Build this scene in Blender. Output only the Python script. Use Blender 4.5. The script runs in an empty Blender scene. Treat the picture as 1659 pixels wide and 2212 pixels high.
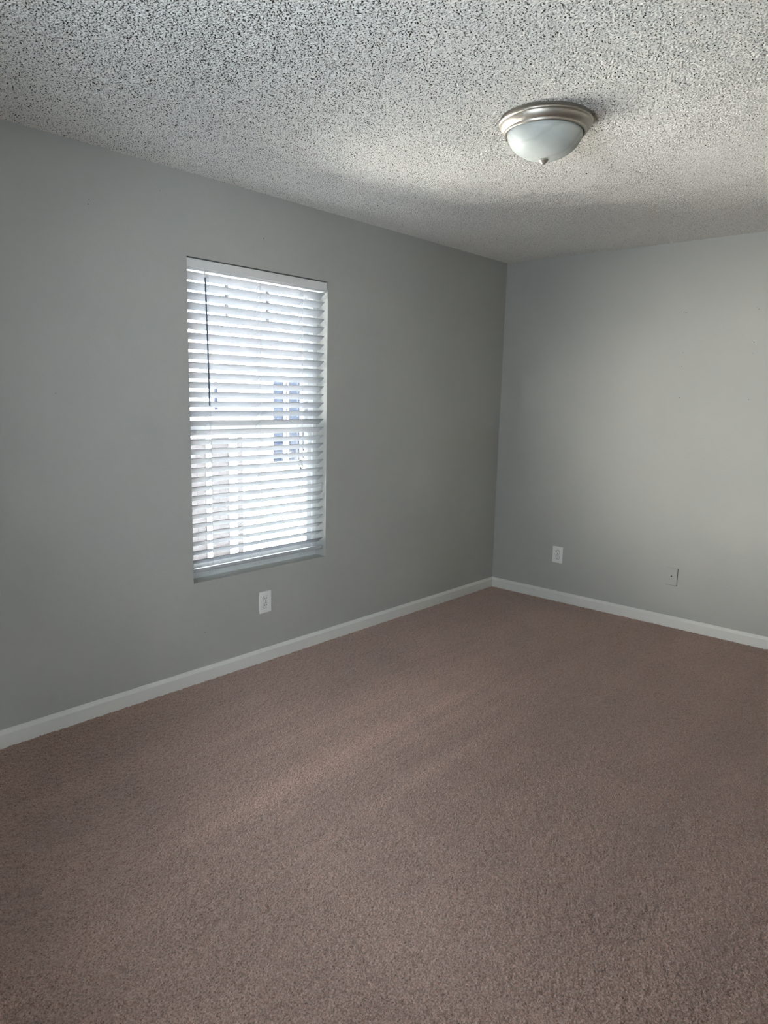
import bpy, bmesh, math
import numpy as np
from mathutils import Vector, Matrix

SC = bpy.context.scene
COL = SC.collection

# ------------------------------------------------------------------ camera
cam_data = bpy.data.cameras.new('camera')
cam_data.sensor_fit = 'VERTICAL'
cam_data.sensor_height = 36.0
cam_data.lens = 24.766
cam_data.clip_start = 0.02
cam = bpy.data.objects.new('camera', cam_data)
COL.objects.link(cam)
_R = Vector((0.66779422, -0.74400195, 0.02262695))
_U = Vector((0.10609512, 0.12522791, 0.98643895))
_F = Vector((0.73674602, 0.65633762, -0.16256145))
cam.matrix_world = Matrix(((_R.x, _U.x, -_F.x, -4.60903668),
                           (_R.y, _U.y, -_F.y, -2.95027659),
                           (_R.z, _U.z, -_F.z, 1.45941961),
                           (0, 0, 0, 1)))
SC.camera = cam

# ------------------------------------------------------------------ view + light
SC.view_settings.view_transform = 'Standard'
SC.view_settings.look = 'None'
SC.view_settings.gamma = 1.0
SC.view_settings.use_curve_mapping = False
SC.view_settings.exposure = 0.75
SC.cycles.use_denoising = True
SC.cycles.max_bounces = 12
SC.cycles.diffuse_bounces = 8
SC.cycles.transparent_max_bounces = 16
SC.cycles.sample_clamp_indirect = 40.0
SC.cycles.caustics_reflective = False
SC.cycles.caustics_refractive = False

SKY = 12.5
world = bpy.data.worlds.new('sky')
SC.world = world
world.use_nodes = True
bg = world.node_tree.nodes['Background']
bg.inputs[0].default_value = (0.79, 0.895, 1.0, 1)
bg.inputs[1].default_value = SKY

sun_data = bpy.data.lights.new('sun', 'SUN')
sun_data.energy = 400.0
sun_data.angle = math.radians(1.0)
sun_data.color = (1.0, 0.95, 0.88)
sun = bpy.data.objects.new('sun', sun_data)
COL.objects.link(sun)
sun.rotation_euler = (math.radians(9.5), 0, math.radians(20))   # high, from behind the house, so it never enters the window
sun.location = (0, -6, 12)

fill_sun_data = bpy.data.lights.new('right_wall_fill_sun', 'SUN')      # added soft sun lighting the right wall through fill_window_3
fill_sun_data.energy = 3.9
fill_sun_data.angle = math.radians(24)
fill_sun_data.color = (1.0, 0.97, 0.90)
fill_sun = bpy.data.objects.new('right_wall_fill_sun', fill_sun_data)
COL.objects.link(fill_sun)
fill_sun.rotation_euler = Vector((0.998, 0.028, -0.02)).to_track_quat('-Z', 'Y').to_euler()
fill_sun.location = (-8, 6, 3)

portal_data = bpy.data.lights.new('window_sky_portal', 'AREA')
portal_data.shape = 'RECTANGLE'
portal_data.size = 0.90
portal_data.size_y = 1.56
portal_data.cycles.is_portal = True
portal = bpy.data.objects.new('window_sky_portal', portal_data)
COL.objects.link(portal)
portal.location = (-2.255, 0.175, 1.2975)
portal.rotation_euler = (math.radians(-90), 0, 0)

portal2_data = bpy.data.lights.new('fill_window_2_portal', 'AREA')  # samples sky through the added window behind the camera
portal2_data.shape = 'RECTANGLE'
portal2_data.size = 0.74
portal2_data.size_y = 0.92
portal2_data.cycles.is_portal = True
portal2 = bpy.data.objects.new('fill_window_2_portal', portal2_data)
COL.objects.link(portal2)
portal2.location = (-4.35, -3.93, 1.16)
portal2.rotation_euler = (math.radians(90), 0, 0)

portal3_data = bpy.data.lights.new('fill_window_3_portal', 'AREA')  # samples sky through the added left-wall window
portal3_data.shape = 'RECTANGLE'
portal3_data.size = 1.14
portal3_data.size_y = 1.04
portal3_data.cycles.is_portal = True
portal3 = bpy.data.objects.new('fill_window_3_portal', portal3_data)
COL.objects.link(portal3)
portal3.location = (-5.33, -1.85, 1.45)
portal3.rotation_euler = (0, math.radians(-90), 0)

# ------------------------------------------------------------------ helpers
def tag(o, label=None, cat=None, group=None, kind=None):
    if label: o['label'] = label
    if cat: o['category'] = cat
    if group: o['group'] = group
    if kind: o['kind'] = kind
    return o

def empty(name, loc=(0, 0, 0)):
    o = bpy.data.objects.new(name, None)
    o.empty_display_size = 0.1
    COL.objects.link(o)
    o.location = loc
    return o

def link(name, me, mat, parent=None, loc=None):
    if mat: me.materials.append(mat)
    o = bpy.data.objects.new(name, me)
    COL.objects.link(o)
    if parent: o.parent = parent
    if loc is not None: o.location = loc
    return o

def finish(bm, name, mat, parent=None, smooth=False, loc=None):
    bmesh.ops.recalc_face_normals(bm, faces=bm.faces)
    me = bpy.data.meshes.new(name)
    bm.to_mesh(me); bm.free()
    if smooth:
        me.shade_smooth()
    return link(name, me, mat, parent, loc)

def box(bm, lo, hi, bev=0.0, seg=2):
    vs = [bm.verts.new((x, y, z)) for x in (lo[0], hi[0]) for y in (lo[1], hi[1]) for z in (lo[2], hi[2])]
    q = [(0, 1, 3, 2), (4, 6, 7, 5), (0, 4, 5, 1), (2, 3, 7, 6), (0, 2, 6, 4), (1, 5, 7, 3)]
    fs = [bm.faces.new([vs[i] for i in f]) for f in q]
    if bev:
        es = list({e for f in fs for e in f.edges})
        bmesh.ops.bevel(bm, geom=es, offset=bev, segments=seg, affect='EDGES', profile=0.7)

def extrude_profile(bm, pts, p0, axis_len, frame, cap=True):
    """pts: closed 2D outline (a,b); frame=(A,B,L) unit vectors; swept along L by axis_len."""
    A, B, L = (Vector(v) for v in frame)
    p0 = Vector(p0)
    r0 = [bm.verts.new(p0 + A * a + B * b) for a, b in pts]
    r1 = [bm.verts.new(p0 + A * a + B * b + L * axis_len) for a, b in pts]
    n = len(pts)
    for i in range(n):
        bm.faces.new((r0[i], r0[(i + 1) % n], r1[(i + 1) % n], r1[i]))
    if cap:
        bm.faces.new(r0[::-1]); bm.faces.new(r1)

def lathe(bm, prof, c=(0, 0, 0), n=96):
    rings = []
    for r, z in prof:
        if r < 1e-6:
            rings.append([bm.verts.new((c[0], c[1], c[2] + z))])
        else:
            rings.append([bm.verts.new((c[0] + r * math.cos(2 * math.pi * k / n), c[1] + r * math.sin(2 * math.pi * k / n), c[2] + z)) for k in range(n)])
    for a, b in zip(rings, rings[1:]):
        for k in range(n):
            k2 = (k + 1) % n
            if len(a) == 1 and len(b) == 1: continue
            if len(a) == 1: bm.faces.new((a[0], b[k2], b[k]))
            elif len(b) == 1: bm.faces.new((a[k], a[k2], b[0]))
            else: bm.faces.new((a[k], a[k2], b[k2], b[k]))

def tube(bm, pts, r, n=8):
    pts = [Vector(p) for p in pts]
    rings = []
    for i, p in enumerate(pts):
        d = (pts[min(i + 1, len(pts) - 1)] - pts[max(i - 1, 0)]).normalized()
        u = d.orthogonal().normalized() if i == 0 else (u - d * u.dot(d)).normalized()
        v = d.cross(u)
        rings.append([bm.verts.new(p + (u * math.cos(2 * math.pi * k / n) + v * math.sin(2 * math.pi * k / n)) * r) for k in range(n)])
    for a, b in zip(rings, rings[1:]):
        for k in range(n):
            bm.faces.new((a[k], a[(k + 1) % n], b[(k + 1) % n], b[k]))
    bm.faces.new(rings[0][::-1]); bm.faces.new(rings[-1])

# ------------------------------------------------------------------ materials
def srgb(r, g, b):
    f = lambda c: (c / 12.92 if c <= 0.04045 else ((c + 0.055) / 1.055) ** 2.4)
    return (f(r / 255), f(g / 255), f(b / 255), 1)

class NT:
    def __init__(s, name):
        s.m = bpy.data.materials.new(name); s.m.use_nodes = True
        s.t = s.m.node_tree; s.n = s.t.nodes; s.l = s.t.links
        s.b = s.n['Principled BSDF']
    def node(s, kind, **kw):
        n = s.n.new(kind)
        for k, v in kw.items():
            if k.startswith('i_'): n.inputs[k[2:].replace('_', ' ')].default_value = v
            else: setattr(n, k, v)
        return n
    def coords(s, scale=(1, 1, 1), rot=(0, 0, 0)):
        g = s.node('ShaderNodeNewGeometry'); mp = s.node('ShaderNodeMapping')
        s.l.new(g.outputs['Position'], mp.inputs['Vector'])
        mp.inputs['Scale'].default_value = scale; mp.inputs['Rotation'].default_value = rot
        return mp.outputs['Vector']
    def noise(s, vec, scale, detail=2, rough=0.5):
        n = s.node('ShaderNodeTexNoise')
        n.inputs['Scale'].default_value = scale; n.inputs['Detail'].default_value = detail; n.inputs['Roughness'].default_value = rough
        s.l.new(vec, n.inputs['Vector']); return n.outputs['Fac']
    def ramp(s, fac, stops):
        r = s.node('ShaderNodeValToRGB'); s.l.new(fac, r.inputs['Fac'])
        e = r.color_ramp.elements
        e[0].position, e[0].color = stops[0]; e[1].position, e[1].color = stops[-1]
        for p, c in stops[1:-1]:
            x = e.new(p); x.color = c
        return r.outputs['Color']
    def bump(s, h, strength, dist, prev=None):
        b = s.node('ShaderNodeBump'); b.inputs['Strength'].default_value = strength; b.inputs['Distance'].default_value = dist
        s.l.new(h, b.inputs['Height'])
        if prev: s.l.new(prev, b.inputs['Normal'])
        s.l.new(b.outputs['Normal'], s.b.inputs['Normal'])
        return b.outputs['Normal']
    def mix(s, fac, a, b, mode='MIX'):
        m = s.node('ShaderNodeMix', data_type='RGBA', blend_type=mode)
        for sock, v in ((m.inputs[0], fac), (m.inputs[6], a), (m.inputs[7], b)):
            if hasattr(v, 'is_linked'): s.l.new(v, sock)
            else: sock.default_value = v
        return m.outputs[2]

def simple(name, col, rough=0.5, metal=0.0, spec=0.5, bump=None):
    t = NT(name)
    t.b.inputs['Base Color'].default_value = col
    t.b.inputs['Roughness'].default_value = rough
    t.b.inputs['Metallic'].default_value = metal
    t.b.inputs['Specular IOR Level'].default_value = spec
    if bump:
        t.bump(t.noise(t.coords(), bump[0], 3), bump[1], bump[2])
    return t.m

def wall_material():
    t = NT('grey_wall_paint')
    v = t.coords()
    c = t.ramp(t.noise(v, 1.3, 3), [(0.3, srgb(181, 181, 176)), (0.7, srgb(186, 186, 181))])
    t.l.new(c, t.b.inputs['Base Color'])
    t.b.inputs['Roughness'].default_value = 0.55
    t.b.inputs['Specular IOR Level'].default_value = 0.35
    n1 = t.bump(t.noise(v, 95, 3, 0.55), 0.35, 0.0022)
    t.bump(t.noise(v, 14, 2), 0.25, 0.004, n1)
    return t.m

def ceiling_material():
    t = NT('popcorn_ceiling_paint')
    v = t.coords()
    # painted pit shade: grey specks, fading out towards the far corner
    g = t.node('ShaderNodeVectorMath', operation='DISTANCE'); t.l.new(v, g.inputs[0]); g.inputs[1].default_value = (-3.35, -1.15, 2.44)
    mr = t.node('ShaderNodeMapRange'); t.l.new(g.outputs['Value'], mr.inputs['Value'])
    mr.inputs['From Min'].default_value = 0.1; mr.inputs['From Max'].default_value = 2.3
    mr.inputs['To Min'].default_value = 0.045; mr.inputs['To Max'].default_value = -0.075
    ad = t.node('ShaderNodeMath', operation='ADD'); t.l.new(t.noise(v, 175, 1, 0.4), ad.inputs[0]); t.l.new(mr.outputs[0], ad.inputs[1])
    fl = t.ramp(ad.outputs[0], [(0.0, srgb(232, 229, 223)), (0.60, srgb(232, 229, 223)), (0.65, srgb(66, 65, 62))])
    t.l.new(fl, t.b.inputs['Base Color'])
    t.b.inputs['Roughness'].default_value = 0.9
    t.b.inputs['Specular IOR Level'].default_value = 0.2
    t.bump(t.noise(v, 420, 2, 0.6), 0.5, 0.0015)
    return t.m

def carpet_material():
    t = NT('brown_carpet_pile')
    v = t.coords()
    base = t.ramp(t.noise(v, 205, 4, 0.72), [(0.30, srgb(58, 38, 30)), (0.42, srgb(122, 92, 80)), (0.52, srgb(165, 133, 119)), (0.75, srgb(214, 183, 168))])
    # vacuum and foot tracks: pile lying in long soft strokes
    tr = t.noise(t.coords((0.55, 3.6, 1), (0, 0, math.radians(-7))), 1.5, 3, 0.5)
    tr2 = t.noise(t.coords((2.6, 0.8, 1), (0, 0, math.radians(24))), 1.2, 3, 0.5)
    f1 = t.ramp(tr, [(0.35, (0.90, 0.90, 0.90, 1)), (0.65, (1.07, 1.07, 1.07, 1))])
    f2 = t.ramp(tr2, [(0.35, (0.95, 0.94, 0.94, 1)), (0.65, (1.04, 1.04, 1.03, 1))])
    c = t.mix(1.0, base, f1, 'MULTIPLY'); c = t.mix(1.0, c, f2, 'MULTIPLY')
    # lighter swath: brushed pile, with window light painted in, along the window wall
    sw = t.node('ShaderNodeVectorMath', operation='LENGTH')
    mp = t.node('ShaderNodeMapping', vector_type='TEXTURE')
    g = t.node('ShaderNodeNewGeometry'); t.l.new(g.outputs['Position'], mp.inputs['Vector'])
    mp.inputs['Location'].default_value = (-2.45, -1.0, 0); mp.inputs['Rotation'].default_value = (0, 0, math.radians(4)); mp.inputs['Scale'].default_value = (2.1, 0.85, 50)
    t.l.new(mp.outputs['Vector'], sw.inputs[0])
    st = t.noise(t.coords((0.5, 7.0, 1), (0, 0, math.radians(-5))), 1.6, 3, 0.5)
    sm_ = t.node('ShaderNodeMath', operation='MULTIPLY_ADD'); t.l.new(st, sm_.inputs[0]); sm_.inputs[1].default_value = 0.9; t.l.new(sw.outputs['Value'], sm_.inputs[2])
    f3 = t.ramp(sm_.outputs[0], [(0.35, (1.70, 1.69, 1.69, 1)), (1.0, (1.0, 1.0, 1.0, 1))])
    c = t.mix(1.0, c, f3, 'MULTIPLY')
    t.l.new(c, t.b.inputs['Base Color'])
    t.b.inputs['Roughness'].default_value = 0.95
    t.b.inputs['Specular IOR Level'].default_value = 0.1
    t.b.inputs['Sheen Weight'].default_value = 1.0
    t.b.inputs['Sheen Tint'].default_value = (1.0, 0.84, 0.76, 1)
    t.b.inputs['Sheen Roughness'].default_value = 0.5
    t.bump(t.noise(v, 260, 3, 0.7), 0.8, 0.004)
    return t.m

def glass_material():
    t = NT('window_glass')
    n, l = t.n, t.l
    n.remove(t.b)
    tr = n.new('ShaderNodeBsdfTransparent'); tr.inputs[0].default_value = (0.975, 0.985, 0.98, 1)
    gl = n.new('ShaderNodeBsdfGlossy'); gl.inputs['Roughness'].default_value = 0.02
    fr = n.new('ShaderNodeFresnel'); fr.inputs[0].default_value = 1.45
    mx = n.new('ShaderNodeMixShader')
    l.new(fr.outputs[0], mx.inputs[0]); l.new(tr.outputs[0], mx.inputs[1]); l.new(gl.outputs[0], mx.inputs[2])
    l.new(mx.outputs[0], n['Material Output'].inputs['Surface'])
    return t.m

def screen_material():
    t = NT('insect_screen_mesh')
    n, l = t.n, t.l
    tr = n.new('ShaderNodeBsdfTransparent'); tr.inputs[0].default_value = (1, 1, 1, 1)
    mx = n.new('ShaderNodeMixShader'); mx.inputs[0].default_value = 0.22
    t.b.inputs['Base Color'].default_value = (0.03, 0.03, 0.035, 1)
    l.new(tr.outputs[0], mx.inputs[1]); l.new(t.b.outputs[0], mx.inputs[2])
    l.new(mx.outputs[0], n['Material Output'].inputs['Surface'])
    return t.m

def alabaster_material():
    t = NT('alabaster_glass')
    v = t.coords((1, 1, 1.6))
    d = t.noise(v, 7, 4, 0.6)
    wv = t.node('ShaderNodeTexWave', wave_type='BANDS'); wv.inputs['Scale'].default_value = 4.0
    wv.inputs['Distortion'].default_value = 9.0; wv.inputs['Detail'].default_value = 3.0; wv.inputs['Detail Scale'].default_value = 1.2
    t.l.new(v, wv.inputs['Vector'])
    c1 = t.ramp(d, [(0.35, srgb(186, 192, 188)), (0.65, srgb(205, 210, 206))])
    c2 = t.ramp(wv.outputs['Fac'], [(0.0, (1, 1, 1, 1)), (0.86, (1, 1, 1, 1)), (1.0, (0.88, 0.89, 0.88, 1))])
    t.l.new(t.mix(1.0, c1, c2, 'MULTIPLY'), t.b.inputs['Base Color'])
    t.b.inputs['Roughness'].default_value = 0.5
    t.b.inputs['Subsurface Weight'].default_value = 0.25
    t.b.inputs['Subsurface Radius'].default_value = (0.02, 0.02, 0.02)
    t.b.inputs['Subsurface Scale'].default_value = 0.5
    return t.m

def nickel_material():
    t = NT('brushed_nickel')
    t.b.inputs['Base Color'].default_value = srgb(188, 182, 172)
    t.b.inputs['Metallic'].default_value = 1.0
    t.b.inputs['Roughness'].default_value = 0.43
    t.bump(t.noise(t.coords((1, 1, 9)), 160, 2), 0.06, 0.001)
    return t.m

def siding_material():
    t = NT('white_lap_siding')
    t.b.inputs['Base Color'].default_value = srgb(228, 224, 220)
    t.b.inputs['Roughness'].default_value = 0.6
    return t.m

M_WALL = wall_material()
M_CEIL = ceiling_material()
M_CARPET = carpet_material()
M_TRIM = simple('white_trim_paint', srgb(232, 231, 226), 0.4, bump=(60, 0.08, 0.002))
M_VINYL = simple('white_vinyl', srgb(226, 228, 228), 0.35)
M_BLIND = simple('white_blind_slat', srgb(186, 188, 191), 0.45)
M_VALANCE = simple('white_valance', srgb(230, 230, 229), 0.5, bump=(30, 0.1, 0.002))
M_CORD = simple('white_ladder_cord', srgb(200, 202, 204), 0.8)
M_WAND = simple('clear_grey_wand', srgb(96, 108, 122), 0.2)
M_DARK = simple('dark_hole', srgb(20, 20, 20), 0.8)
M_PLATE = simple('white_outlet_plastic', srgb(242, 241, 239), 0.35)
M_SLOT = simple('socket_slot_dark', srgb(40, 38, 36), 0.7)
M_GLASS = glass_material()
M_SCREEN = screen_material()
M_ALA = alabaster_material()
M_NICKEL = nickel_material()
M_SIDING = siding_material()
M_EXTGLASS = simple('neighbour_glass', (0.0022, 0.0050, 0.0135, 1), 0.15, spec=0.25)
M_ROOF = simple('pale_roof_shingle', srgb(196, 172, 166), 0.9, bump=(12, 0.6, 0.02))
M_FENCE = simple('grey_fence_board', (0.0056, 0.0055, 0.0064, 1), 0.8, spec=0.1, bump=(20, 0.3, 0.01))
M_POST = simple('white_fence_post', srgb(235, 238, 240), 0.5)
M_CONC = simple('pale_concrete', srgb(118, 119, 119), 0.9, bump=(8, 0.3, 0.01))
M_BOUNCE = simple('white_bounce_strip', srgb(238, 239, 240), 0.8, bump=(8, 0.2, 0.01))  # for the added strip that bounces sun into the room
M_POLE = simple('blue_grey_pole', (0.0020, 0.0030, 0.0045, 1), 0.7, spec=0.1)
M_LEAF = simple('green_leaf', (0.004, 0.0055, 0.003, 1), 0.8, spec=0.1)

# ------------------------------------------------------------------ room numbers
H = 2.44
X0, Y0 = -5.15, -3.75            # far room sides behind the camera
WX0, WX1, WZ0, WZ1 = -2.703, -1.8075, 0.5194, 2.0757    # window opening
TH = 0.16

def filtered_noise(nx, ny, step, lam, rng, band=0.35):
    w = rng.standard_normal((ny, nx))
    fx = np.fft.rfftfreq(nx, step)[None, :]; fy = np.fft.fftfreq(ny, step)[:, None]
    f = np.sqrt(fx * fx + fy * fy)
    f0 = 1.0 / lam
    g = np.exp(-((f - f0) / (band * f0)) ** 2)
    r = np.fft.irfft2(np.fft.rfft2(w) * g, s=(ny, nx))
    return r / r.std()

def grid_mesh(name, xs, ys, Z, up):
    ny, nx = Z.shape
    X, Y = np.meshgrid(xs, ys)
    co = np.stack([X, Y, Z], -1).reshape(-1, 3).astype(np.float32)
    i = (np.arange(ny - 1)[:, None] * nx + np.arange(nx - 1)[None, :]).reshape(-1)
    q = np.stack([i, i + 1, i + nx + 1, i + nx], -1)
    if not up: q = q[:, ::-1]
    me = bpy.data.meshes.new(name)
    me.vertices.add(len(co)); me.vertices.foreach_set('co', co.reshape(-1))
    me.loops.add(q.size); me.loops.foreach_set('vertex_index', q.reshape(-1).astype(np.int32))
    me.polygons.add(len(q))
    me.polygons.foreach_set('loop_start', np.arange(0, q.size, 4, dtype=np.int32))
    me.polygons.foreach_set('use_smooth', np.ones(len(q), dtype=bool))
    me.update(calc_edges=True)
    return me

def add_coarse_rest(name, mat, z, xa, ya, kind_parent):
    """plain continuation of the surface beyond the finely modelled area."""
    bm = bmesh.new()
    for lo, hi in (((X0, Y0), (xa, 0.0)), ((xa, Y0), (0.0, ya))):
        vs = [bm.verts.new(p) for p in ((lo[0], lo[1], z), (hi[0], lo[1], z), (hi[0], hi[1], z), (lo[0], hi[1], z))]
        bm.faces.new(vs)
    return finish(bm, name, mat, kind_parent)

rng = np.random.default_rng(11)
# ---------------- ceiling: popcorn texture as a real relief
step = 0.0025
fx0, fy0 = -4.35, -2.95
xs = np.arange(fx0, 0.0 + step, step); xs[-1] = 0.0
ys = np.arange(fy0, 0.0 + step, step); ys[-1] = 0.0
n = filtered_noise(len(xs), len(ys), step, 0.0100, rng, 0.45)
n2 = filtered_noise(len(xs), len(ys), step, 0.03, rng, 0.6)
big = filtered_noise(len(xs), len(ys), step, 0.5, rng, 0.6)
s = np.clip((n + 0.25 * n2 + 0.12 * big - 0.80) / 0.45, 0, 1)
pit = s * s * (3 - 2 * s)
Z = H + 0.0075 * pit - 0.0008 * np.clip(-n, -1, 1.6)
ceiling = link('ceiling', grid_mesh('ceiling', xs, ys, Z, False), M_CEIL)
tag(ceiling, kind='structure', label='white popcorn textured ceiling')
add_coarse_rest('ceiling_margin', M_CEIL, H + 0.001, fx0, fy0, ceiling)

# ---------------- floor: carpet pile relief
step = 0.0027
xs = np.arange(-4.35, 0.0 + step, step); xs[-1] = 0.0
ys = np.arange(-3.0, 0.0 + step, step); ys[-1] = 0.0
n = filtered_noise(len(xs), len(ys), step, 0.0085, rng, 0.7)
n2 = filtered_noise(len(xs), len(ys), step, 0.035, rng, 0.8)
Z = 0.0014 * n + 0.0008 * n2 - 0.002
floor = link('floor', grid_mesh('floor', xs, ys, Z, True), M_CARPET)
tag(floor, kind='structure', label='brown cut pile carpet floor')
add_coarse_rest('floor_margin', M_CARPET, -0.002, -4.35, -3.0, floor)

# ---------------- walls
bm = bmesh.new()
zb, zt = -0.06, H + 0.03
ox0 = X0 - 0.15
for lo, hi in (((ox0, 0, zb), (WX0, TH, zt)), ((WX1, 0, zb), (0.15, TH, zt)),
               ((WX0, 0, zb), (WX1, TH, WZ0)), ((WX0, 0, WZ1), (WX1, TH, zt))):
    box(bm, lo, hi)
wall_back = finish(bm, 'wall_back', M_WALL); tag(wall_back, kind='structure', label='grey painted wall with the window')
bm = bmesh.new(); box(bm, (0, Y0 - 0.15, zb), (0.15, 0, zt))
wall_right = finish(bm, 'wall_right', M_WALL); tag(wall_right, kind='structure', label='grey painted wall right of the corner')
bm = bmesh.new()
W3Y0, W3Y1, W3Z0, W3Z1 = -2.35, -1.35, 0.90, 1.92
for lo, hi in (((X0 - 0.15, Y0 - 0.15, zb), (X0, W3Y0, zt)), ((X0 - 0.15, W3Y1, zb), (X0, 0, zt)),
               ((X0 - 0.15, W3Y0, zb), (X0, W3Y1, W3Z0)), ((X0 - 0.15, W3Y0, W3Z1), (X0, W3Y1, zt))):
    box(bm, lo, hi)
tag(finish(bm, 'wall_left', M_WALL), kind='structure', label='grey painted wall behind the camera on the left')
W2X0, W2X1, W2Z0, W2Z1 = -4.65, -4.02, 0.72, 1.60
bm = bmesh.new()
for lo, hi in (((X0, Y0 - 0.15, zb), (W2X0, Y0, zt)), ((W2X1, Y0 - 0.15, zb), (0, Y0, zt)),
               ((W2X0, Y0 - 0.15, zb), (W2X1, Y0, W2Z0)), ((W2X0, Y0 - 0.15, W2Z1), (W2X1, Y0, zt))):
    box(bm, lo, hi)
tag(finish(bm, 'wall_front', M_WALL), kind='structure', label='grey painted wall behind the camera')
bm = bmesh.new(); box(bm, (X0 - 0.3, Y0 - 0.3, H + 0.03), (0.3, TH, H + 0.15))
tag(finish(bm, 'ceiling_slab', M_CEIL), kind='structure')
bm = bmesh.new(); box(bm, (X0 - 0.15, Y0 - 0.15, H + 0.15), (0.15, TH, 2.62))  # unseen slab added above the room to shade the ground outside
tag(finish(bm, 'shade_slab', M_SIDING), kind='structure', label='added unseen slab above this room, casting shade outside')

# nail holes and scuffs left in the paint
def nail_hole(parent, p, axis, r):
    bm = bmesh.new()
    rng_ = [(math.cos(a), math.sin(a)) for a in np.linspace(0, 2 * math.pi, 9)[:-1]]
    k = 0.0006
    ring = []
    for d in (0.0, k):
        ring.append([bm.verts.new((p[0] + r * c, p[1] - d, p[2] + r * s_) if axis == 'y' else (p[0] - d, p[1] + r * c, p[2] + r * s_)) for c, s_ in rng_])
    for i in range(8):
        bm.faces.new((ring[0][i], ring[0][(i + 1) % 8], ring[1][(i + 1) % 8], ring[1][i]))
    bm.faces.new(ring[1]); bm.faces.new(ring[0][::-1])
    finish(bm, 'nail_hole', M_SLOT, parent)
for x, z, r in ((-3.156, 2.227, .0022), (-3.161, 2.206, .0022), (-2.832, 2.329, .0015), (-2.254, 2.228, .0024),
                (-2.250, 2.212, .0012), (-3.332, 1.439, .0016), (-2.643, .253, .0020)):
    nail_hole(wall_back, (x, 0, z), 'y', r)
for y, z, r in ((-1.307, 2.017, .0022), (-1.319, 2.010, .0026), (-1.326, 2.012, .0016), (-1.721, 2.018, .0016), (-1.735, 2.007, .0020),
                (-1.321, 1.769, .0020), (-1.323, 1.686, .0022), (-1.726, 1.821, .0026), (-1.326, 1.491, .0022), (-1.729, 1.487, .0022),
                (-1.728, 1.755, .0016)):
    nail_hole(wall_right, (0, y, z), 'x', r)

for x, y, r in ((-1.749, -0.309, .004), (-1.592, -1.402, .004)):
    bm = bmesh.new()
    ring = [(r * math.cos(a_) * 1.5, r * math.sin(a_) * .6) for a_ in np.linspace(0, 2 * math.pi, 9)[:-1]]
    extrude_profile(bm, ring, (x, y, H - .0035), .004, ((1, 0, 0), (0, 1, 0), (0, 0, 1)))
    finish(bm, 'coating_chip', M_DARK, ceiling)

# ---------------- baseboards
BB = [(0, -0.01), (0.013, -0.01), (0.013, 0.054), (0.0125, 0.0565), (0.0045, 0.0690), (0.0035, 0.0715), (0, 0.073)]
def baseboard(name, p0, ln, A, L, label):
    bm = bmesh.new()
    extrude_profile(bm, BB, p0, ln, (A, (0, 0, 1), L))
    tag(finish(bm, name, M_TRIM), kind='structure', label=label)
baseboard('baseboard_back', (X0, 0, 0), -X0, (0, -1, 0), (1, 0, 0), 'white baseboard under the window wall')
baseboard('baseboard_right', (0, Y0, 0), -Y0, (-1, 0, 0), (0, 1, 0), 'white baseboard along the right wall')
baseboard('baseboard_left', (X0, Y0, 0), -Y0, (1, 0, 0), (0, 1, 0), 'white baseboard along the left wall')

# ---------------- window unit (single hung, white vinyl) set back in the opening
win = empty('window_1', (-2.255, 0.10, WZ0)); tag(win, kind='structure', label='white vinyl single hung window behind the blind')
def wpart(name, boxes, mat, bev=0.003, parent=win):
    bm = bmesh.new()
    for lo, hi in boxes:
        box(bm, lo, hi, bev)
    o = finish(bm, name, mat, parent)
    o.matrix_parent_inverse = Matrix.Translation(parent.matrix_world.translation).inverted() if parent is not win else Matrix.Translation(win.location).inverted()
    return o
fy0_, fy1_ = 0.085, 0.155
wpart('window_frame', [((WX0, fy0_, WZ0), (WX0 + .030, fy1_, WZ1)), ((WX1 - .030, fy0_, WZ0), (WX1, fy1_, WZ1)),
                       ((WX0, fy0_, WZ1 - .030), (WX1, fy1_, WZ1)), ((WX0, fy0_ - .004, WZ0), (WX1, fy1_, WZ0 + .035))], M_VINYL)
a, b = WX0 + .030, WX1 - .030
zm = 1.28
wpart('lower_sash', [((a, .095, WZ0 + .035), (a + .034, .120, zm + .018)), ((b - .034, .095, WZ0 + .035), (b, .120, zm + .018)),
                     ((a + .034, .095, WZ0 + .035), (b - .034, .120, WZ0 + .075)), ((a + .034, .095, zm - .020), (b - .034, .120, zm + .018))], M_VINYL)
wpart('upper_sash', [((a, .124, zm - .015), (a + .030, .148, WZ1 - .030)), ((b - .030, .124, zm - .015), (b, .148, WZ1 - .030)),
                     ((a + .030, .124, zm - .015), (b - .030, .148, zm + .018)), ((a + .030, .124, WZ1 - .062), (b - .030, .148, WZ1 - .030))], M_VINYL)
wpart('lower_pane', [((a + .034, .107, WZ0 + .075), (b - .034, .109, zm - .020))], M_GLASS, 0)
wpart('upper_pane', [((a + .030, .135, zm + .018), (b - .030, .137, WZ1 - .062))], M_GLASS, 0)
wpart('sash_lock', [((-2.30, .092, zm + .018), (-2.235, .118, zm + .030)), ((-2.275, .086, zm + .026), (-2.255, .104, zm + .036))], M_VINYL)

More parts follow.
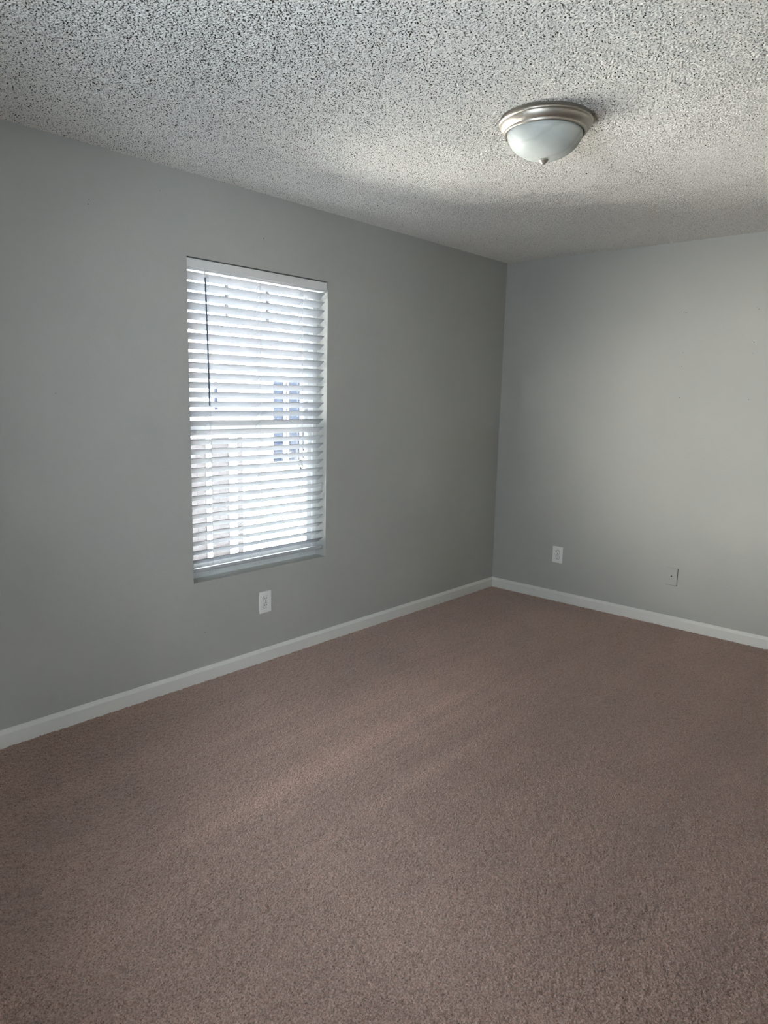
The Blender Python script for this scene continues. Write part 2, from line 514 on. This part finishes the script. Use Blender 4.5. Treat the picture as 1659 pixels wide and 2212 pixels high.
# second window, added for fill light, in the wall behind the camera
fill_win2 = empty('fill_window_2', (-4.35, Y0 - .1, W2Z0)); tag(fill_win2, kind='structure', label='added white vinyl fill-light window in the wall behind the camera')
W2I = Matrix.Translation(fill_win2.location).inverted()
ya_, yb_ = Y0 - .14, Y0 - .08
bm = bmesh.new()
for lo, hi in (((W2X0, ya_, W2Z0), (W2X0 + .04, yb_, W2Z1)), ((W2X1 - .04, ya_, W2Z0), (W2X1, yb_, W2Z1)),
               ((W2X0, ya_, W2Z0), (W2X1, yb_, W2Z0 + .04)), ((W2X0, ya_, W2Z1 - .04), (W2X1, yb_, W2Z1)),
               ((W2X0, ya_ + .01, 1.14), (W2X1, yb_ - .01, 1.18))):
    box(bm, lo, hi, .003)
o = finish(bm, 'window_frame', M_VINYL, fill_win2); o.matrix_parent_inverse = W2I  # frame of the added fill-light window behind the camera
bm = bmesh.new(); box(bm, (W2X0 + .04, Y0 - .112, W2Z0 + .04), (W2X1 - .04, Y0 - .109, W2Z1 - .04))
o = finish(bm, 'fill_window_pane', M_GLASS, fill_win2); o.matrix_parent_inverse = W2I

fill_win3 = empty('fill_window_3', (X0 - .1, -1.85, W3Z0)); tag(fill_win3, kind='structure', label='added white vinyl fill-light window in the left wall beside the camera')  # added unseen opening that lets fill light onto the right wall
W3I = Matrix.Translation(fill_win3.location).inverted()
bm = bmesh.new()
for lo, hi in (((X0 - .14, W3Y0, W3Z0), (X0 - .08, W3Y0 + .03, W3Z1)), ((X0 - .14, W3Y1 - .03, W3Z0), (X0 - .08, W3Y1, W3Z1)),
               ((X0 - .14, W3Y0, W3Z0), (X0 - .08, W3Y1, W3Z0 + .03)), ((X0 - .14, W3Y0, W3Z1 - .03), (X0 - .08, W3Y1, W3Z1)),
               ((X0 - .13, W3Y0, 1.43), (X0 - .09, W3Y1, 1.46))):
    box(bm, lo, hi, .003)
o = finish(bm, 'window_frame', M_VINYL, fill_win3); o.matrix_parent_inverse = W3I  # frame of the added fill-light window in the left wall
bm = bmesh.new(); box(bm, (X0 - .112, W3Y0 + .03, W3Z0 + .03), (X0 - .109, W3Y1 - .03, W3Z1 - .03))
o = finish(bm, 'fill_window_pane', M_GLASS, fill_win3); o.matrix_parent_inverse = W3I

# ------------------------------------------------------------------ the blind
blind = empty('window_blind', (-2.255, 0.03, WZ1 - 0.005))
tag(blind, 'white horizontal slat blind hanging in the window recess, slats tilted open', 'blind')
BI = Matrix.Translation(blind.location).inverted()
def bpart(bm, name, mat, parent=blind, smooth=False):
    o = finish(bm, name, mat, parent, smooth)
    if parent is blind: o.matrix_parent_inverse = BI
    else: o.matrix_parent_inverse = Matrix.Translation(blind.location).inverted()
    return o
SX0, SX1 = -2.694, -1.822
# valance board and its short return clip
VAL = [(0.000, 0.000), (0.004, 0.000), (0.006, 0.004), (0.006, 0.036), (0.004, 0.041), (0.000, 0.041)]
bm = bmesh.new()
extrude_profile(bm, [(-a_ + .006, b_) for a_, b_ in VAL], (WX0 + .001, 0, 2.0285), 0.868, ((0, 1, 0), (0, 0, 1), (1, 0, 0)))
bpart(bm, 'valance', M_VALANCE)
bm = bmesh.new(); box(bm, (-1.833, .0005, 2.0283), (-1.8155, .008, 2.0690), .001); box(bm, (-1.819, .008, 2.0283), (-1.8155, .060, 2.0690), .0005)
o = bpart(bm, 'valance_return', M_VALANCE)
# head rail: open U channel behind the valance, its lower lip shows as two thin white lines
bm = bmesh.new()
extrude_profile(bm, [(0.012, 0.036), (0.012, 0.004), (0.016, 0.0), (0.056, 0.0), (0.058, 0.003), (0.058, 0.0550), (0.056, 0.0550), (0.056, 0.006), (0.015, 0.006), (0.015, 0.036)],
                (WX0 + .003, 0, 2.0195), 0.889, ((0, 1, 0), (0, 0, 1), (1, 0, 0)))
bpart(bm, 'head_rail', M_VINYL)

TILT = math.radians(35)
NS = 31
PITCH = 0.0459
def slat_mesh():
    bm = bmesh.new()
    W, T, N = 0.050, 0.0028, 8
    top, bot = [], []
    for i in range(N + 1):
        u = i / N * W
        crown = 0.0016 * (1 - (2 * i / N - 1) ** 2)
        top.append((u, crown)); bot.append((u, crown - T))
    prof = top + bot[::-1]
    c, s_ = math.cos(TILT), math.sin(TILT)
    prof = [(u * c + v * s_, -u * s_ + v * c) for u, v in prof]
    extrude_profile(bm, prof, (SX0, 0.0, 0.0), SX1 - SX0, ((0, 1, 0), (0, 0, 1), (1, 0, 0)))
    bmesh.ops.recalc_face_normals(bm, faces=bm.faces)
    me = bpy.data.meshes.new('slat'); bm.to_mesh(me); bm.free()
    me.materials.append(M_BLIND)
    return me
sm = slat_mesh()
for i in range(NS):
    o = bpy.data.objects.new('slat', sm); COL.objects.link(o); o.parent = blind; o.matrix_parent_inverse = BI
    o.location = (0, 0.012, 2.011 - PITCH * i)
# bottom rail with cord knots
bm = bmesh.new()
RAILP = [(0.0, 0.0), (0.003, -0.005), (0.046, -0.005), (0.049, 0.0), (0.049, 0.010), (0.046, 0.0135), (0.003, 0.0135), (0.0, 0.010)]
rc, rs = math.cos(math.radians(10)), math.sin(math.radians(10))
extrude_profile(bm, [(u * rc + v * rs, -u * rs + v * rc) for u, v in RAILP], (SX0, 0.014, 0.572), SX1 - SX0, ((0, 1, 0), (0, 0, 1), (1, 0, 0)))
rail = bpart(bm, 'bottom_rail', M_BLIND)
CX = (-2.579, -2.268, -1.980)
zlast = 2.011 - PITCH * (NS - 1)
for cx in CX:
    bm = bmesh.new()
    tube(bm, [(cx, 0.010, 2.022), (cx, 0.010, 0.580)], 0.0007, 6)
    tube(bm, [(cx, 0.0565, 2.022), (cx, 0.0565, 0.575)], 0.0007, 6)
    for i in range(NS):
        z = 2.011 - PITCH * i
        tube(bm, [(cx, 0.010, z - 0.0045), (cx + .001, 0.033, z - 0.0195), (cx, 0.0565, z - 0.0345)], 0.0009, 5)
    bpart(bm, 'ladder_cord', M_CORD)
    bm = bmesh.new()
    tube(bm, [(cx + .012, 0.033, 2.020), (cx + .012, 0.033, 0.585)], 0.0008, 6)
    bpart(bm, 'lift_cord', M_CORD)
    bm = bmesh.new()
    pts = [(cx + .012 * math.cos(t) - .004 * t, 0.010 - 0.004 * math.sin(t * .7), 0.562 + 0.011 * math.sin(t)) for t in np.linspace(-.6, 5.6, 18)]
    tube(bm, pts, 0.0009, 6)
    tube(bm, [(cx - .018, 0.009, 0.583), (cx - .008, 0.007, 0.566), (cx - .014, 0.008, 0.553)], 0.0009, 6)
    bpart(bm, 'cord_knot', M_CORD)
# tilt wand on its hook
bm = bmesh.new()
tube(bm, [(-2.6115, -0.010, 1.990), (-2.605, -0.012, 1.70), (-2.5987, -0.010, 1.394)], 0.0040, 6)
wand = bpart(bm, 'tilt_wand', M_WAND)
bm = bmesh.new()
pts = [(-2.612 + .005 * math.cos(t), -0.006, 2.026 + .006 * math.sin(t)) for t in np.linspace(-1.2, 3.9, 14)]
tube(bm, pts, 0.0012, 6)
tube(bm, [(-2.609, -0.004, 2.021), (-2.6115, -0.008, 2.004), (-2.6115, -0.010, 1.988)], 0.0032, 8)
bpart(bm, 'wand_hook', M_VINYL)

# ------------------------------------------------------------------ ceiling light
lamp = empty('ceiling_light', (-2.238, -1.563, H))
tag(lamp, 'flush mount ceiling light with brushed nickel ring and frosted swirled glass bowl', 'ceiling light')
LI = Matrix.Translation(lamp.location).inverted()
bm = bmesh.new()
prof = [(0.100, 0.006), (0.158, 0.004), (0.160, -0.001), (0.158, -0.006), (0.1635, -0.011), (0.1650, -0.015), (0.1635, -0.0190), (0.1610, -0.0205),
        (0.1600, -0.0220), (0.1590, -0.0255), (0.1565, -0.0310), (0.1525, -0.0365), (0.1480, -0.0408), (0.1448, -0.0428),
        (0.1440, -0.0450), (0.1435, -0.0490), (0.1410, -0.0515), (0.1375, -0.0520), (0.1345, -0.0500), (0.1335, -0.0450), (0.1335, -0.030), (0.100, -0.020), (0.100, 0.006)]
lathe(bm, prof)
o = finish(bm, 'nickel_ring', M_NICKEL, lamp, True)
bm = bmesh.new()
prof = [(0.1315, -0.040), (0.1325, -0.048)]
R2, D = 0.1325, 0.087
for k in range(1, 26):
    t = k / 25 * (math.pi / 2)
    prof.append((R2 * math.cos(t) ** 0.92 if k < 25 else 0.0, -0.048 - D * math.sin(t) ** 1.12))
lathe(bm, prof)
finish(bm, 'glass_bowl', M_ALA, lamp, True)
bm = bmesh.new()
lathe(bm, [(0.0, -0.1320), (0.0150, -0.1330), (0.0168, -0.1350), (0.0168, -0.1375), (0.0145, -0.1405), (0.0120, -0.1420), (0.0112, -0.1440), (0.0075, -0.1490), (0.0, -0.1515)], n=48)
finish(bm, 'finial', M_NICKEL, lamp, True)

# ------------------------------------------------------------------ outlets
def rounded_plate(bm, w, h, d, bev=0.0035):
    box(bm, (-w / 2, -d, -h / 2), (w / 2, 0, h / 2), bev, 3)

def outlet(loc, rotz, label, w=0.081, h=0.121):
    t = empty('wall_outlet', loc); t.rotation_euler = (0, 0, rotz)
    tag(t, label, 'outlet')
    bm = bmesh.new(); rounded_plate(bm, w, h, 0.0065)
    finish(bm, 'cover_plate', M_PLATE, t)
    for dz in (0.0195, -0.0195):
        bm = bmesh.new()
        n = 32; r = 0.0172
        pts = []
        for k in range(n):
            a_ = 2 * math.pi * k / n
            pts.append((max(-.0172, min(.0172, r * math.cos(a_) * 1.0)), max(-.0142, min(.0142, r * math.sin(a_)))))
        # dark gap ring around the receptacle face, then the raised face
        extrude_profile(bm, [(x * 1.0, z) for x, z in pts], (0, -0.0085, dz), 0.004, ((1, 0, 0), (0, 0, 1), (0, 1, 0)))
        rcp = finish(bm, 'receptacle', M_PLATE, t)
        bm = bmesh.new()
        outer = [(x * 1.07, z * 1.09) for x, z in pts]
        extrude_profile(bm, outer, (0, -0.0068, dz), 0.003, ((1, 0, 0), (0, 0, 1), (0, 1, 0)))
        finish(bm, 'receptacle_gap', M_SLOT, t)
        bm = bmesh.new()
        for sx, hh in ((-0.0063, 0.0045), (0.0063, 0.0038)):
            box(bm, (sx - .0012, -.0089, dz + .0035 - hh), (sx + .0012, -.0082, dz + .0035 + hh))
        finish(bm, 'blade_slots', M_SLOT, t)
        bm = bmesh.new()
        extrude_profile(bm, [(.0028 * math.cos(a_), .0028 * math.sin(a_)) for a_ in np.linspace(0, 2 * math.pi, 13)[:-1]], (0, -.0089, dz - .0082), .0007, ((1, 0, 0), (0, 0, 1), (0, 1, 0)))
        finish(bm, 'ground_hole', M_DARK, t)
    bm = bmesh.new()
    extrude_profile(bm, [(.0028 * math.cos(a_), .0028 * math.sin(a_)) for a_ in np.linspace(0, 2 * math.pi, 13)[:-1]], (0, -.0075, 0), .003, ((1, 0, 0), (0, 0, 1), (0, 1, 0)))
    finish(bm, 'screw', M_NICKEL, t)
    return t
outlet((-2.2585, 0, 0.3345), 0, 'white duplex outlet on the grey wall directly below the window')
outlet((0, -0.555, 0.3440), math.radians(90) * -1, 'white duplex outlet on the right wall near the room corner')
t = empty('cable_plate', (0, -1.378, 0.337)); t.rotation_euler = (0, 0, -math.pi / 2)
tag(t, 'grey painted blank cable plate with a dark centre hole on the right wall', 'wall plate')
bm = bmesh.new(); rounded_plate(bm, 0.073, 0.114, 0.0065, 0.002); finish(bm, 'cover_plate', M_WALL, t)
bm = bmesh.new(); box(bm, (-0.0345, -0.0030, -0.0588), (0.0384, 0, 0.0560)); finish(bm, 'plate_shadow', M_SLOT, t)  # dark box standing in for the plate's shadow at right and below
bm = bmesh.new()
extrude_profile(bm, [(.0048 * math.cos(a_), .0048 * math.sin(a_)) for a_ in np.linspace(0, 2 * math.pi, 17)[:-1]], (0, -.0070, 0.002), .002, ((1, 0, 0), (0, 0, 1), (0, 1, 0)))
finish(bm, 'cable_hole', M_DARK, t)
for dz in (0.041, -0.041):
    bm = bmesh.new()
    extrude_profile(bm, [(.003 * math.cos(a_), .003 * math.sin(a_)) for a_ in np.linspace(0, 2 * math.pi, 13)[:-1]], (0, -.0072, dz), .002, ((1, 0, 0), (0, 0, 1), (0, 1, 0)))
    finish(bm, 'screw', M_WALL, t)

# ------------------------------------------------------------------ outside
GZ = -0.55
bm = bmesh.new(); box(bm, (-30, TH, GZ - .2), (40, 40, GZ))
tag(finish(bm, 'ground', M_CONC), kind='structure', label='pale sunlit concrete outside the window')

bm = bmesh.new(); box(bm, (-9, 0.45, GZ), (7, 1.75, GZ + .03), .01)  # bright unseen strip added to bounce sunlight up onto the ceiling
tag(finish(bm, 'bounce_strip', M_BOUNCE), kind='structure', label='added white reflector strip beside the house wall outside the window')

house = empty('neighbour_house', (4, 8, GZ))
tag(house, 'white sided neighbouring house with pale roof seen through the blind', 'house')
HI = Matrix.Translation(house.location).inverted()
def hpart(bm, name, mat, parent=house):
    o = finish(bm, name, mat, parent); o.matrix_parent_inverse = HI; return o
def subpart(bm, name, mat, parent):
    o = finish(bm, name, mat, parent); return o
bm = bmesh.new()
zc = GZ
while zc < 2.30:      # lapped boards
    extrude_profile(bm, [(0.0, 0.0), (-0.022, 0.0), (0.0, 0.125)], (-2.0, 8.0, zc), 10.0, ((0, 1, 0), (0, 0, 1), (1, 0, 0)))
    zc += 0.125
box(bm, (-2.0, 8.0, GZ), (8.0, 12.0, 2.35))
hpart(bm, 'siding_wall', M_SIDING)
bm = bmesh.new()
extrude_profile(bm, [(-0.45, 2.28), (-0.45, 2.40), (2.0, 3.00), (4.5, 2.40), (4.5, 2.28)], (-2.4, 8.0, 0), 10.8, ((0, 1, 0), (0, 0, 1), (1, 0, 0)))
hpart(bm, 'roof', M_ROOF)
def ext_window(x0, x1, z0, z1, mulls=(), rails=()):
    bm = bmesh.new()
    y = 7.93
    for lo, hi in (((x0 - .08, y, z0 - .08), (x0, 8.02, z1 + .08)), ((x1, y, z0 - .08), (x1 + .08, 8.02, z1 + .08)),
                   ((x0, y, z0 - .08), (x1, 8.02, z0)), ((x0, y, z1), (x1, 8.02, z1 + .08))):
        box(bm, lo, hi)
    for m in mulls: box(bm, (m - .014, y, z0), (m + .014, 8.02, z1))
    for r in rails: box(bm, (x0, y, r - .03), (x1, 8.02, r + .03))
    fr = hpart(bm, 'house_window', M_POST)
    bm = bmesh.new(); box(bm, (x0, 7.965, z0), (x1, 7.975, z1))
    o = finish(bm, 'house_window_pane', M_EXTGLASS, fr)
    o.matrix_parent_inverse = Matrix.Identity(4)
    o.parent = fr
    return fr
ext_window(4.283, 5.125, 0.12, 1.79, (4.585, 4.67, 5.015), (0.90,))
ext_window(2.926, 3.025, 1.14, 1.64)

fence = empty('garden_fence', (-0.3, 3.4, GZ))
tag(fence, 'grey board fence with white posts outside the window at left', 'fence')
FI = Matrix.Translation(fence.location).inverted()
def fpart(bm, name, mat):
    o = finish(bm, name, mat, fence); o.matrix_parent_inverse = FI; return o
for x0, x1 in ((-1.6, -0.93), (-0.87, -0.305), (-0.265, -0.012), (0.075, 0.175)):
    bm = bmesh.new()
    k = max(1, round((x1 - x0) / 0.115)); w_ = (x1 - x0) / k
    for j in range(k):
        box(bm, (x0 + j * w_ + .0008, 3.43, GZ), (x0 + (j + 1) * w_ - .0008, 3.455, 0.98))
    fpart(bm, 'fence_panel', M_FENCE)
for x in (-0.90, -0.285, 0.03):
    bm = bmesh.new(); w_ = .02 if x == -0.285 else .04
    box(bm, (x - w_, 3.39, GZ), (x + w_, 3.47, 1.02), .006)
    fpart(bm, 'fence_post', M_POST)

for x, lab in ((6.88, 'left one of two slim blue-grey poles standing behind the neighbouring house'), (8.24, 'right one of two slim blue-grey poles standing behind the neighbouring house')):
    bm = bmesh.new()
    tube(bm, [(x, 13.0, GZ), (x, 13.0, 7.5)], 0.05, 10)
    o = finish(bm, 'utility_pole', M_POLE); tag(o, lab, 'pole', group='poles behind the neighbouring house')

# a small shrub in front of the neighbour's window
bm = bmesh.new()
r2 = np.random.default_rng(4)
for k in range(260):
    a_, e_ = r2.uniform(0, 2 * math.pi), r2.uniform(-.2, 1.4)
    rr = 0.42 * r2.uniform(.5, 1) ** .5
    c = Vector((4.95 + rr * math.cos(a_) * math.cos(e_), 7.4 + .3 * math.sin(a_) * math.cos(e_), 0.10 + .42 * math.sin(e_)))
    u = Vector(r2.standard_normal(3)).normalized(); v = u.orthogonal().normalized()
    L_, W_ = 0.06, 0.03
    vs = [bm.verts.new(c + u * L_), bm.verts.new(c + v * W_), bm.verts.new(c - u * L_), bm.verts.new(c - v * W_)]
    bm.faces.new(vs)
tube(bm, [(4.95, 7.4, GZ), (4.97, 7.4, 0.2)], 0.03, 6)
sh = finish(bm, 'shrub', M_LEAF); tag(sh, 'small pale green shrub in front of the neighbouring house window', 'shrub')
